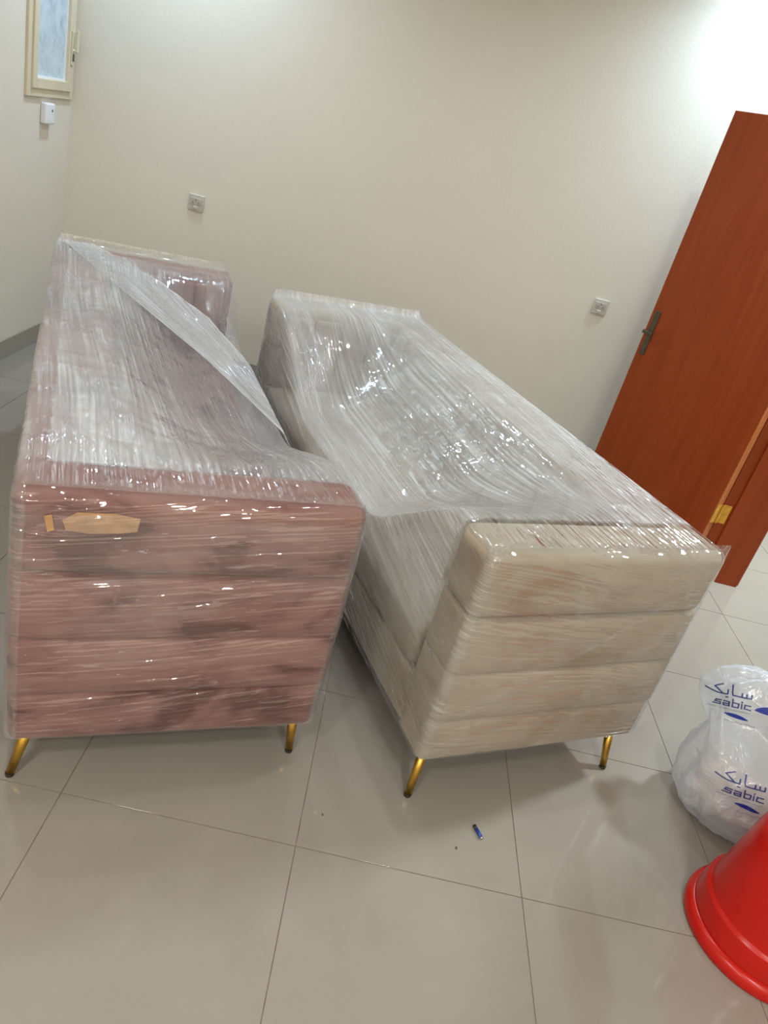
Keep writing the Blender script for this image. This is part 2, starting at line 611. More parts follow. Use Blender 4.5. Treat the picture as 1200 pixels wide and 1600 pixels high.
# floor: grout bed + one object per tile
bed = MB().box((XL - 0.15, YF - 0.15, -0.08), (HX + 0.15, HY1 + 0.15, -0.0025)).build('floor', M['grout'])
tag(bed, 'glossy beige porcelain floor tiles with thin brown joints', kind='structure')
T, G = 0.60, 0.0028
TX0, TY0 = 0.1005, 1.321
tile_src = None
for i in range(-4, 9):
    for j in range(-8, 9):
        x0, y0 = TX0 + T * i, TY0 + T * j
        x1, y1 = x0 + T, y0 + T
        lim_x0, lim_x1, lim_y0, lim_y1 = XL, (XR2 if True else XR), YF, YB
        in_room = x1 > XL and x0 < XR2 and y1 > YF and y0 < YB
        in_hall = x1 > XR2 and x0 < HX and y1 > HY0 and y0 < HY1
        if not (in_room or in_hall):
            continue
        a0 = max(x0, XL) + G / 2
        a1 = min(x1, HX) - G / 2
        b0 = max(y0, YF) + G / 2
        b1 = min(y1, (HY1 if in_hall else YB)) - G / 2
        full = (abs(a1 - a0 - T + G) < 1e-4 and abs(b1 - b0 - T + G) < 1e-4)
        if a1 - a0 < 0.01 or b1 - b0 < 0.01:
            continue
        if full and tile_src is not None:
            o = tile_src.copy()
            COL.objects.link(o)
            o.parent = bed
            o.location = (a0, b0, 0)
        else:
            mb = MB()
            w, d, e, zt = a1 - a0, b1 - b0, 0.00005, 0.0
            v = [(0, 0, -0.008), (w, 0, -0.008), (w, d, -0.008), (0, d, -0.008),
                 (0, 0, zt - e), (w, 0, zt - e), (w, d, zt - e), (0, d, zt - e),
                 (e, e, zt), (w - e, e, zt), (w - e, d - e, zt), (e, d - e, zt)]
            f = [(0, 1, 5, 4), (1, 2, 6, 5), (2, 3, 7, 6), (3, 0, 4, 7), (4, 5, 9, 8), (5, 6, 10, 9), (6, 7, 11, 10),
                 (7, 4, 8, 11), (8, 9, 10, 11), (3, 2, 1, 0)]
            o = obj('tile', v, f, M['tile'], bed)
            o.location = (a0, b0, 0)
            if full:
                tile_src = o

ceil = MB().box((XL - 0.15, YF - 0.15, CEIL), (HX + 0.15, HY1 + 0.15, CEIL + 0.12)).build('ceiling', M['ceiling'])
tag(ceil, kind='structure')
tag(MB().box((XL - 0.15, YB, 0), (XR, YB + 0.15, CEIL)).build('wall_back', M['wall']), kind='structure')
tag(MB().box((XL - 0.15, YF - 0.15, 0), (XR2, YF, CEIL)).build('wall_front', M['wall']), kind='structure')
# left wall with the window opening
WY0, WY1, WZ0, WZ1 = 4.125, 4.645, 1.315, 2.35
mb = MB()
mb.box((XL - 0.15, YF, 0), (XL, WY0, CEIL))
mb.box((XL - 0.15, WY1, 0), (XL, YB, CEIL))
mb.box((XL - 0.15, WY0, 0), (XL, WY1, WZ0))
mb.box((XL - 0.15, WY0, WZ1), (XL, WY1, CEIL))
tag(mb.build('wall_left', M['wall']), kind='structure')
# right wall with the doorway
mb = MB()
mb.box((XR, YF, 0), (XR2, DOOR_Y0, CEIL))
mb.box((XR, DOOR_Y1 + 0.02, 0), (XR2, YB + 0.15, CEIL))
mb.box((XR, DOOR_Y0, DOOR_H + 0.03), (XR2, DOOR_Y1 + 0.02, CEIL))
tag(mb.build('wall_right', M['wall']), kind='structure')
# next room
tag(MB().box((HX, HY0, 0), (HX + 0.15, HY1, CEIL)).build('wall_hall_far', M['wall']), kind='structure')
tag(MB().box((XR2, HY1, 0), (HX + 0.15, HY1 + 0.15, CEIL)).build('wall_hall_back', M['wall']), kind='structure')
tag(MB().box((XR2, HY0 - 0.15, 0), (HX + 0.15, HY0, CEIL)).build('wall_hall_front', M['wall']), kind='structure')
tag(MB().box((XR, YB + 0.15, 0), (XR2, HY1 + 0.15, CEIL)).build('wall_hall_side', M['wall']), kind='structure')

# skirting
SK = 0.105
tag(bevel(MB().box((XL, YF, 0), (XL + 0.012, YB - 0.012, SK)).build('baseboard_left', M['skirting']), 0.002), kind='structure')
tag(bevel(MB().box((XL, YB - 0.012, 0), (XR, YB, SK)).build('baseboard_back', M['skirting']), 0.002), kind='structure')
mb = MB().box((XR - 0.012, DOOR_Y1 + 0.10, 0), (XR, YB - 0.012, SK))
mb.box((XR - 0.012, YF, 0), (XR, DOOR_Y0 - 0.08, SK))
tag(bevel(mb.build('baseboard_right', M['skirting']), 0.002), kind='structure')

# ------------------------------------------------------------------ window on the left wall
win = empty('window_1', (XL, WY0, WZ0))
tag(win, 'narrow cream metal window with frosted bluish glass high on left wall', kind='structure')
ww, wh = WY1 - WY0, WZ1 - WZ0
fw = 0.045
mb = MB()
mb.box((-0.06, 0, 0), (0.014, fw, wh)).box((-0.06, ww - fw, 0), (0.014, ww, wh))
mb.box((-0.06, fw, 0), (0.014, ww - fw, fw)).box((-0.06, fw, wh - fw), (0.014, ww - fw, wh))
bevel(mb.build('window_frame', M['cream_metal'], win), 0.003)
sf = 0.048
s0, s1, t0, t1 = fw - 0.006, ww - fw + 0.006, fw - 0.006, wh - fw + 0.006
mb = MB()
mb.box((-0.035, s0, t0), (0.024, s0 + sf, t1)).box((-0.035, s1 - sf, t0), (0.024, s1, t1))
mb.box((-0.035, s0 + sf, t0), (0.024, s1 - sf, t0 + sf)).box((-0.035, s0 + sf, t1 - sf), (0.024, s1 - sf, t1))
sash = bevel(mb.build('window_sash', M['cream_metal'], win), 0.003)
MB().box((-0.008, s0 + sf, t0 + sf), (-0.002, s1 - sf, t1 - sf)).build('window_pane', M['frosted'], win)
mb = MB()
q = 0.008
mb.box((-0.004, s0 + sf, t0 + sf), (0.008, s1 - sf, t0 + sf + q))
mb.box((-0.004, s0 + sf, t0 + sf), (0.006, s0 + sf + q, t1 - sf)).box((-0.004, s1 - sf - q, t0 + sf), (0.006, s1 - sf, t1 - sf))
mb.build('glazing_bead', M['white_plastic'], win)
# sash handle with its latch plate
mb = MB().box((0.024, s1 - 0.034, 0.17), (0.032, s1 - 0.010, 0.33))
hp = bevel(mb.build('latch_plate', M['cream_metal'], win), 0.003)
v, f = tube_mesh((0.026, s1 - 0.022, 0.24), (0.052, s1 - 0.022, 0.24), 0.008, 0.008, 12)
mb = MB().add(v, f)
mb.box((0.046, s1 - 0.030, 0.235), (0.058, s1 - 0.014, 0.34))
bevel(mb.build('latch_lever', M['cream_metal'], hp), 0.003)
MB().box((0.032, s1 - 0.030, 0.19), (0.035, s1 - 0.014, 0.225)).build('latch_slot', M['bronze'], hp)

# ------------------------------------------------------------------ small white device below the window
dev = empty('wall_sensor', (XL, 4.352, 1.192))
tag(dev, 'small white plastic box fixed on wall just below the window', 'sensor')
v, f = pillow_mesh((0.0, -0.052, 0), (0.032, 0.052, 0.10), 0.008, n=(1, 3, 3))
obj('housing', v, f, M['white_plastic'], dev, True)
v, f = tube_mesh((0.031, 0.018, 0.066), (0.0335, 0.018, 0.066), 0.007, 0.006, 12)
obj('indicator', v, f, M['dark_dot'], dev)


# ------------------------------------------------------------------ wall sockets
def socket(x, z, label):
    s = empty('wall_socket', (x, YB, z))
    tag(s, label, 'socket', 'sockets on the back wall')
    v, f = pillow_mesh((-0.045, -0.011, -0.045), (0.045, 0.0, 0.045), 0.004, n=(2, 1, 2))
    pl = obj('face_plate', v, f, M['socket'], s, True)
    v, f = pillow_mesh((-0.034, -0.0135, -0.012), (0.034, -0.009, 0.026), 0.002, n=(2, 1, 2))
    obj('outlet_panel', v, f, M['socket_rocker'], s, True)
    mb = MB()
    for sx in (-0.016, 0.016):
        mb.box((sx - 0.0035, -0.0140, -0.004), (sx + 0.0035, -0.0132, 0.006))
    mb.box((-0.003, -0.0140, 0.010), (0.003, -0.0132, 0.021))
    mb.build('pin_slots', M['slot'], s)
    v, f = pillow_mesh((-0.013, -0.0155, -0.036), (0.013, -0.009, -0.018), 0.003, n=(1, 1, 1))
    obj('rocker_switch', v, f, M['socket'], s, True)


socket(-1.252, 0.962, 'square off-white wall socket on back wall above the pink sofa')
socket(1.202, 1.000, 'square off-white wall socket on back wall beside the brown door')

# ------------------------------------------------------------------ door: frame in the right wall, leaf swung wide open
dr = empty('door_1', (XR, DOOR_Y1, 0))
tag(dr, 'reddish brown varnished wooden door standing wide open with its jamb', kind='structure')
# jamb lining on the far reveal, seen from the room (faces -y)
jb = bevel(MB().box((0.0, 0.0, 0), (XR2 - XR, 0.02, DOOR_H)).build('jamb', M['wood'], dr), 0.002)
bevel(MB().box((0.055, -0.014, 0), (XR2 - XR, 0.0, DOOR_H)).build('door_stop', M['wood'], dr), 0.003)
bevel(MB().box((-0.018, 0.008, 0), (0.0, 0.085, DOOR_H + 0.07)).build('architrave', M['wood'], dr), 0.003)
bevel(MB().box((XR2 - XR, 0.008, 0), (XR2 - XR + 0.018, 0.085, DOOR_H + 0.07)).build('architrave', M['wood'], dr), 0.003)
ow = DOOR_Y1 - DOOR_Y0
bevel(MB().box((0.0, -ow, 0), (XR2 - XR, -ow + 0.02, DOOR_H)).build('jamb', M['wood'], dr), 0.002)
bevel(MB().box((0.0, -ow, DOOR_H), (XR2 - XR, 0.02, DOOR_H + 0.03)).build('head_lining', M['wood'], dr), 0.002)
# leaf: local frame with x along the leaf from hinge to latch, y thickness
hx, hy = 1.822, 3.455
lx, ly = 1.404, 4.230
ang = math.atan2(ly - hy, lx - hx)
LW = math.hypot(lx - hx, ly - hy)
leaf = bevel(MB().box((0.0, 0.0, 0.012), (LW, 0.042, 2.10)).build('leaf', M['wood'], dr), 0.002)
leaf.matrix_parent_inverse = Matrix.Identity(4)
leaf.location = (hx - XR, hy - DOOR_Y1, 0)
leaf.rotation_euler = (0, 0, ang)
# hinge-side and latch-side leaf edges, lit tone put into a lighter wood colour
bevel(MB().box((-0.004, 0.0015, 0.012), (0.0, 0.0405, 2.10)).build('lit_edge', M['wood_lit'], leaf), 0.001)
bevel(MB().box((LW, 0.0015, 0.012), (LW + 0.004, 0.0405, 2.10)).build('lit_edge', M['wood_lit'], leaf), 0.001)
for zc in (0.37, 1.10, 1.86):
    mb = MB().box((-0.0075, 0.004, zc - 0.05), (-0.004, 0.040, zc + 0.05))
    v, f = tube_mesh((-0.009, 0.001, zc - 0.05), (-0.009, 0.001, zc + 0.05), 0.006, 0.006, 12)
    mb.add(v, f)
    mb.build('hinge', M['brass'], leaf)
    MB().box((0.004, -0.0035, zc - 0.05), (0.045, 0.0, zc + 0.05)).build('hinge_plate', M['brass'], dr)
# long-plate lever handle near the latch edge, on the visible face
fy = 0.042
hp = MB().box((LW - 0.062, fy, 0.885), (LW - 0.022, fy + 0.006, 1.125))
hp = bevel(hp.build('handle_plate', M['bronze'], leaf), 0.003)
v, f = tube_mesh((LW - 0.042, fy, 1.01), (LW - 0.042, fy + 0.05, 1.01), 0.009, 0.008, 12)
mb = MB().add(v, f)
v, f = pillow_mesh((LW - 0.105, fy + 0.04, 1.000), (LW - 0.032, fy + 0.056, 1.020), 0.006, n=(4, 1, 1))
mb.add(v, f)
bevel(mb.build('handle_lever', M['bronze'], hp), 0.001)

# ------------------------------------------------------------------ sofas
Z0, Z1 = 0.14, 0.83
SEAMS = [0.14, 0.285, 0.45, 0.625, 0.83]
ARM = 0.165


def film_noise(a, b, seed):
    return noise.noise(Vector((a, b, seed)))


def sofa(origin, rz, D, L, flip, mat, label, zf, layers_fn, feet, seed, near_layers, tan_piece=False):
    """canonical frame: s from front (0) to back (D), y along the length from the near end, z up.
    flip=True puts the open front on the +x side."""
    root = empty('sofa', (origin[0], origin[1], 0), rz)
    tag(root, label, 'sofa', 'sofas wrapped in stretch film')
    U = (lambda s: D - s) if flip else (lambda s: s)

    def pill(name, s0, s1, y0, y1, z0, z1, r, parent, bul=(0, 0, 0), n=(8, 4, 4), wob=0.0, m=None):
        a0, a1 = sorted((U(s0), U(s1)))
        v, f = pillow_mesh((a0, y0, z0), (a1, y1, z1), r, bul, n, wob, seed)
        return obj(name, v, f, m or mat, parent, True)

    # base rail and its dark dust cover
    pill('base', 0.012, D - 0.012, ARM - 0.02, L - ARM + 0.02, Z0, 0.315, 0.02, root, (0.004, 0, 0), (6, 24, 3), 0.002)
    pill('dust_cover', 0.04, D - 0.04, 0.04, L - 0.04, Z0 - 0.012, Z0 + 0.01, 0.003, root, n=(2, 2, 1), m=M['black_cloth'])
    # arms: four horizontal channels stacked on a core
    for y0, y1, side in ((0.0, ARM, -1), (L - ARM, L, 1)):
        arm = pill('arm', 0.03, D - 0.03, y0 + 0.03, y1 - 0.03, Z0 + 0.01, Z1 - 0.03, 0.02, root)
        for k in range(4):
            top = k == 3
            inset = 0.006 * (k == 0)
            pill('channel_panel', inset, D - inset, y0 + inset * 0.5, y1 - inset * 0.5, SEAMS[k], SEAMS[k + 1] + (0.0 if top else 0.004),
                 (0.034, 0.034, 0.034) if top else (0.026, 0.026, 0.010), arm, (0.0, 0.008, 0.0), (14, 5, 5), 0.001)
        # upright channels lining the inside of the arm
        n_in = 4
        w = (D - 0.20 - 0.05) / n_in
        for k in range(n_in):
            s0 = 0.045 + k * w
            ya, yb = (y1 - 0.012, y1 + 0.022) if side < 0 else (y0 - 0.022, y0 + 0.012)
            pill('lining_channel', s0, s0 + w, ya, yb, 0.42, 0.79, 0.016, arm, (0, 0.008, 0), (3, 2, 5), 0.002)
    # back
    back = pill('backrest', D - 0.15, D - 0.02, ARM - 0.03, L - ARM + 0.03, Z0 + 0.01, Z1 - 0.03, 0.03, root, n=(3, 20, 5))
    for k in range(4):
        pill('channel_panel', D - 0.10, D - 0.002, 0.02 + ARM * 0.0, L - 0.02, SEAMS[k], SEAMS[k + 1], 0.024, back,
             (0.0, 0, 0), (4, 30, 4), 0.001)
    nb = 12
    w = (L - 2 * ARM - 0.02) / nb
    for k in range(nb):
        y0 = ARM + 0.01 + k * w
        pill('lining_channel', D - 0.215, D - 0.06, y0, y0 + w, 0.40, Z1 - 0.014, 0.045, back, (0.014, 0, 0.003), (4, 4, 6), 0.003)
    # seat cushions
    mid = L / 2
    for y0, y1 in ((ARM + 0.024, mid - 0.002), (mid + 0.002, L - ARM - 0.024)):
        pill('seat_cushion', 0.006, D - 0.20, y0, y1, 0.318, 0.462, 0.030, root, (0.008, 0.002, 0.016), (8, 12, 4), 0.004)
    # legs: splayed gold tubes with dark tips
    for (tx, ty), (fx, fy_) in feet:
        p0, p1 = Vector((tx, ty, Z0 + 0.005)), Vector((fx, fy_, 0.006))
        v, f = tube_mesh(p0, p1, 0.0150, 0.0105, 20)
        leg = obj('leg', v, f, M['gold'], root, True)
        v, f = tube_mesh(p1 + Vector((0, 0, 0.004)), p1 - Vector((0, 0, 0.006)), 0.0112, 0.0105, 20)
        obj('leg_tip', v, f, M['black_rubber'], leg)

    # ---------------- stretch film: one sheet over the length, one over each end
    off = 0.0035
    NV, NT = 150, 330
    RND = 0.030
    arc = [-off + RND * q for q in (0.0, 0.04, 0.12, 0.25, 0.42, 0.65)]
    ys = np.r_[arc, np.linspace(-off + RND, L + off - RND, NV - 12), [L - q for q in reversed(arc)]]
    V, UVs, LY = [], [], []
    for j, y in enumerate(ys):
        z_f = zf(y)
        # tent line leaves the back top and reaches the front edge; near the arms it lies flat on them
        flat = max(0.0, 1 - max(0.0, min(y, L - y) - ARM * 1.15) / 0.22)
        s_b = D - 0.245
        poly = [(D + off, Z0 + 0.012), (D + off + 0.003, 0.5), (D + off, Z1 - 0.024), (D + off - 0.002, Z1 - 0.012), (D - 0.003, Z1 - 0.002), (D - 0.012, Z1 + off), (D - 0.03, Z1 + off + 0.001),
                (s_b, Z1 + off)]
        for q in (0.15, 0.3, 0.45, 0.6, 0.75, 0.9):
            s_ = s_b + (0.05 - s_b) * q
            z_ = (Z1 + off) + (z_f + off - Z1 - off) * q - 0.035 * (1 - flat) * math.sin(math.pi * q)
            poly.append((s_, z_))
        poly += [(0.040, z_f + off), (0.008, z_f - 0.006), (-off, z_f - 0.045), (-off - 0.003, z_f * 0.45 + 0.1), (-off, Z0 + 0.012)]
        P = np.array(poly)
        # smooth resample
        dl = np.r_[0, np.cumsum(np.hypot(*(P[1:] - P[:-1]).T))]
        tt = np.linspace(0, dl[-1], NT)
        S = np.interp(tt, dl, P[:, 0])
        Z = np.interp(tt, dl, P[:, 1])
        dS, dZ = np.gradient(S), np.gradient(Z)
        ln = np.hypot(dS, dZ) + 1e-9
        nS, nZ = dZ / ln, -dS / ln
        ed_y = min(y + off, L + off - y)
        shrink = RND - math.sqrt(max(0.0, RND ** 2 - (RND - ed_y) ** 2)) if ed_y < RND else 0.0
        for i in range(NT):
            t_ = tt[i] / dl[-1]
            free = max(0.0, min(1.0, (tt[i] - dl[7]) / 0.08)) * max(0.0, min(1.0, (dl[-1] - tt[i]) / 0.1)) * (1 - flat)
            top = max(0.0, min(1.0, (tt[i] - dl[5]) / 0.03))
            front = max(0.0, min(1.0, (0.16 - S[i]) / 0.16))
            front = front * front * (3 - 2 * front)
            across = 0.7 * (1 - top) * (Z[i] - Z1) + (D - S[i]) * top * (1.0 - 0.10 * (y / L)) + front * (Z1 - Z[i] + 0.22 * y)
            across += 0.03 * film_noise(y * 0.9, t_ * 2, seed) + 0.05 * (y - L / 2)
            w1 = film_noise(across * 42, y * 0.9, seed)
            w2 = film_noise(across * 13, y * 0.7, seed + 3)
            w3 = film_noise(across * 90, y * 1.7, seed + 9)
            amp = 0.0012 + 0.0036 * free
            d = amp * (w1 + 0.8 * w2 + 0.4 * w3)
            s_ = S[i] - nS[i] * d
            z_ = Z[i] + nZ[i] * d
            s_ -= nS[i] * shrink
            z_ += nZ[i] * shrink
            V.append((U(s_), y, z_))
            UVs.append((y, across))
            LY.append(layers_fn(S[i], y, Z[i], t_))
    F = []
    for j in range(NV - 1):
        for i in range(NT - 1):
            a = j * NT + i
            F.append((a, a + 1, a + NT + 1, a + NT))
    # end sheets hug the arm outsides
    NU, NZ = 120, 150
    for side in (-1, 1):
        base_i = len(V)
        for k in range(NZ):
            zt = math.sin(0.5 * math.pi * k / (NZ - 1)) * 0.35 + 0.65 * k / (NZ - 1)
            z = Z0 + 0.012 + (Z1 + off - Z0 - 0.012) * zt
            for i in range(NU):
                s = -off + (D + 2 * off) * (0.5 - 0.5 * math.cos(math.pi * i / (NU - 1)))
                ed = min(s + off, D + off - s)
                r = RND
                tz = Z1 + off - z
                s_e, z_e = s, z
                dx_, dz_ = max(0.0, r - ed), max(0.0, r - tz)
                rad = math.hypot(dx_, dz_)
                if rad > r:
                    # rounded top corner: pull the point back onto the corner arc
                    sg = 1 if s < D / 2 else -1
                    s_e = s + sg * (dx_ - dx_ * r / rad)
                    z_e = z - (dz_ - dz_ * r / rad)
                    rad = r
                inn = r - math.sqrt(max(0.0, r * r - rad * rad))
                # follows the channels' swell and dips at the seams, bridging over them
                sw = 0.0
                for q in range(4):
                    if SEAMS[q] <= z <= SEAMS[q + 1]:
                        tq = (z - SEAMS[q]) / (SEAMS[q + 1] - SEAMS[q]) * 2 - 1
                        sw = 0.0095 * (1 - abs(tq) ** 3)
                es = min(1, max(0, ed) / 0.12)
                tilt = 0.10 * (s - D / 2) * (1 if side < 0 else -1)
                acr = z + tilt + 0.03 * film_noise(s * 2, z * 2, seed + 5)
                wv = film_noise(acr * 60, s * 1.6, seed + 1) * 0.0011 + film_noise(acr * 22, s * 2.2, seed + 2) * 0.0016
                dpt = off + sw * es - inn + wv * es
                y = -dpt if side < 0 else L + dpt
                V.append((U(s_e), y, z_e))
                UVs.append((s, acr))
                LY.append(near_layers(s, z) if side < 0 else 0.08)
        for k in range(NZ - 1):
            for i in range(NU - 1):
                a = base_i + k * NU + i
                F.append((a, a + 1, a + NU + 1, a + NU))
    film = obj('stretch_film', V, F, M['film'], root, True, fix=False)
    me = film.data
    uvl = me.uv_layers.new(name='stretch')
    vi = np.empty(len(me.loops), dtype=np.int32)
    me.loops.foreach_get('vertex_index', vi)
    uvl.data.foreach_set('uv', np.array(UVs, dtype=np.float32)[vi].ravel())
    at = me.attributes.new('layers', 'FLOAT', 'POINT')
    at.data.foreach_set('value', np.array(LY, dtype=np.float32))
    return root, U


def film_strip(root, name, edge_a, edge_b, n_along, n_across, layers, seed, amp=0.004):
    """a separate band of film pulled tight between two 3d edge curves"""
    V, UVs, LY, F = [], [], [], []
    ea = [Vector(p) for p in edge_a]
    eb = [Vector(p) for p in edge_b]

    def at_(c, t):
        x = t * (len(c) - 1)
        k = min(int(x), len(c) - 2)
        return c[k].lerp(c[k + 1], x - k)

    for i in range(n_along):
        t = i / (n_along - 1)
        A, B = at_(ea, t), at_(eb, t)
        wd = (B - A).length
        for j in range(n_across):
            q = j / (n_across - 1)
            p = A.lerp(B, q)
            d = amp * (film_noise(q * wd * 45, t * 1.6, seed) + 0.6 * film_noise(q * wd * 110, t * 3, seed + 4))
            p.z += d
            V.append(tuple(p))
            UVs.append((t * 1.5, q * wd))
            e = min(q, 1 - q)
            LY.append(layers * (1.0 + 0.7 * (e < 0.035)))
    for i in range(n_along - 1):
        for j in range(n_across - 1):
            a = i * n_across + j
            F.append((a, a + 1, a + n_across + 1, a + n_across))
    o = obj(name, V, F, M['film'], root, True, fix=False)
    me = o.data
    uvl = me.uv_layers.new(name='stretch')
    vi = np.empty(len(me.loops), dtype=np.int32)
    me.loops.foreach_get('vertex_index', vi)
    uvl.data.foreach_set('uv', np.array(UVs, dtype=np.float32)[vi].ravel())
    at = me.attributes.new('layers', 'FLOAT', 'POINT')
    at.data.foreach_set('value', np.array(LY, dtype=np.float32))
    return o


def sm(x, a, b):
    t = max(0.0, min(1.0, (x - a) / (b - a)))
    return t * t * (3 - 2 * t)


# --- pink sofa: back to the left wall, open front to the right
DP, LP = 0.775, 2.30


def zf_pink(y):
    return Z1 - 0.19 * sm(y, 0.17, 0.85) * (1 - sm(y, LP - 0.55, LP - 0.15))


def layers_pink(s, y, z, t):
    if s > DP - 0.06:
        return 0.06 + 0.30 * sm(z, 0.6, 0.82) * sm(y, 0.02, 0.2)
    if y < 0.14 or y > LP - 0.12:
        return 0.05
    k = 0.18 + 0.38 * sm(s, 0.25, 0.6) + 0.24 * sm(1.2 - y, 0, 1.0)
    k += 0.14 * film_noise(s * 3, y * 1.2, 4.2)
    return max(0.04, k)


def near_pink(s, z):
    n = film_noise(s * 3.0, z * 5.0, 11.0)
    k = 0.035 + 0.13 * max(0, n - 0.05) + 0.12 * sm(z, 0.5, 0.72) * (1 - sm(z, 0.78, 0.80))
    return max(0.02, k)


inset = 0.05
feet_p = [((0.055, 0.06), (0.014, 0.026)), ((DP - 0.045, 0.055), (0.739, 0.042)),
          ((0.055, LP - 0.06), (0.016, LP - 0.02)), ((DP - 0.055, LP - 0.06), (DP - 0.016, LP - 0.02))]
pink, Up = sofa((-0.641, 1.31), 0.391, DP, LP, True, M['pink'],
                'rose pink velvet sofa wrapped in clear stretch film, nearest the left wall', zf_pink, layers_pink, feet_p, 21.0,
                near_pink)
# wide diagonal band of doubled film from the far back corner down to the front
film_strip(pink, 'film_band',
           [(0.03, LP - 0.04, Z1 + 0.016), (0.28, 1.72, 0.80), (0.55, 1.22, 0.735), (DP - 0.02, 0.78, 0.672), (DP + 0.012, 0.70, 0.62)],
           [(0.16, LP - 0.02, Z1 + 0.016), (0.42, 2.02, 0.80), (0.62, 1.80, 0.735), (DP - 0.02, 1.45, 0.665), (DP + 0.012, 1.35, 0.60)],
           90, 70, 0.50, 31.0)
# flat tan pieces set under the film on the near arm
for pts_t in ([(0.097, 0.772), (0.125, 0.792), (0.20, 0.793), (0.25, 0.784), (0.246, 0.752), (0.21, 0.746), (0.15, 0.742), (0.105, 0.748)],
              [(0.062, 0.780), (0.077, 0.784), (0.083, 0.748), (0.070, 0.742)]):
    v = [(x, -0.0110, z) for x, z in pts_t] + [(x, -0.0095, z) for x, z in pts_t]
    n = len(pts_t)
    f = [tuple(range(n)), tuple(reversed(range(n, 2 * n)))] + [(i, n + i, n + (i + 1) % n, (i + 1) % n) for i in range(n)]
    obj('tan_patch', v, f, M['tan_piece'], pink)['label'] = 'flat tan piece under the film'

# --- cream sofa: open front to the left, back to the door
DB, LB = 0.795, 2.15


def zf_beige(y):
    return Z1 - 0.30 * sm(y, 0.15, 0.75) * (1 - sm(y, LB - 0.75, LB - 0.15))


def layers_beige(s, y, z, t):
    if s > DB - 0.03 and z < Z1 - 0.05:
        return 0.08
    if y < 0.15:
        return 0.05
    if s < 0.02:
        return 0.04 + 0.36 * sm(z, 0.30, 0.6)
    k = 0.46 + 0.18 * film_noise(s * 3, y * 1.5, 8.2) + 0.10 * sm(s, 0.3, 0.6)
    return max(0.05, k)


def near_beige(s, z):
    n = film_noise(s * 2.5, z * 3.5, 17.0)
    # diagonal pulled edge of the last layer
    d = z - (0.30 + 0.62 * (s - 0.05))
    edge = math.exp(-(d / 0.012) ** 2)
    return max(0.015, 0.04 + 0.05 * max(0, n) + 0.05 * sm(d, 0.0, 0.05) + 0.18 * edge)


feet_b = [((0.055, 0.055), (0.016, 0.008)), ((DB - 0.055, 0.055), (0.731, 0.002)),
          ((0.055, LB - 0.06), (0.016, LB - 0.02)), ((DB - 0.055, LB - 0.06), (DB - 0.016, LB - 0.02))]
beige, Ub = sofa((0.374, 1.555), 0.447, DB, LB, False, M['beige'],
                 'cream velvet sofa wrapped in clear stretch film, standing before the brown door', zf_beige, layers_beige, feet_b, 57.0,
                 near_beige)

# ------------------------------------------------------------------ red bucket, upside down
bk = empty('bucket', (1.365, 1.37, 0))
tag(bk, 'red plastic bucket standing upside down on its rim beside the white bag', 'bucket')
R0, RT, BH = 0.200, 0.140, 0.365
prof = [(R0 - 0.030, 0.07), (R0 - 0.014, 0.004), (R0 - 0.012, 0.0)]
body = [(R0 - 0.016, 0.002), (R0 - 0.016, 0.050), (R0 - 0.019, 0.075), (R0 - 0.022, 0.100), (R0 - 0.023, 0.104), (R0 - 0.033, 0.107), (R0 - 0.034, 0.110)]
for k in range(1, 9):
    t = k / 9
    body.append((R0 - 0.034 + (RT - R0 + 0.034) * t, 0.110 + (BH - 0.110 - 0.025) * t))
body += [(RT - 0.002, BH - 0.025), (RT - 0.006, BH - 0.012), (RT - 0.015, BH - 0.003), (RT - 0.028, BH), (RT - 0.04, BH - 0.001),
         (RT - 0.05, BH - 0.006), (0.0005, BH - 0.006)]
v, f = lathe_mesh(body, 96)
o = obj('body', v, f, M['red'], bk, True)
m = o.modifiers.new('thick', 'SOLIDIFY')
m.thickness = 0.003
rim = [(R0 - 0.016, 0.001), (R0 - 0.003, 0.0), (R0, 0.004), (R0 + 0.001, 0.014), (R0 - 0.001, 0.026), (R0 - 0.006, 0.034), (R0 - 0.014, 0.040),
       (R0 - 0.020, 0.040)]
v, f = lathe_mesh(rim, 96)
obj('rim', v, f, M['red'], bk, True)

# ------------------------------------------------------------------ battery
bt = empty('battery', (0.590, 1.493, 0.00525), math.atan2(1.4703 - 1.5157, 0.6018 - 0.5782))
tag(bt, 'small blue and black battery lying on the floor tile', 'battery')
rb = 0.00525
v, f = tube_mesh((-0.010, 0, 0), (0.0195, 0, 0), rb, rb, 20)
obj('sleeve', v, f, M['batt_blue'], bt, True)
v, f = tube_mesh((-0.0215, 0, 0), (-0.010, 0, 0), rb, rb, 20)
obj('sleeve_end', v, f, M['batt_black'], bt, True)
v, f = tube_mesh((0.0195, 0, 0), (0.0222, 0, 0), rb * 0.97, rb * 0.9, 20)
obj('steel_end', v, f, M['batt_metal'], bt, True)
v, f = tube_mesh((-0.0232, 0, 0), (-0.0215, 0, 0), 0.0019, 0.0019, 12)
obj('terminal_nub', v, f, M['batt_metal'], bt, True)

# ------------------------------------------------------------------ crumbs
for (x, y, r, lab) in ((0.527, 1.427, 0.0035, 'tiny dark crumb on the floor just in front of the battery'),
                       (0.155, 1.435, 0.003, 'tiny dark crumb on the floor tile in front of the gap between sofas')):
    V, F = [], []
    v, f = pillow_mesh((-r, -r * 0.7, 0), (r, r * 0.7, r), r * 0.4, n=(1, 1, 1), wob=0.0006, seed=x * 30)
    o = obj('crumb', v, f, M['crumb'], None, True)
    o.location = (x, y, 0)
    o.rotation_euler = (0, 0, x * 9)
    tag(o, lab, 'crumb', 'crumbs on the floor')

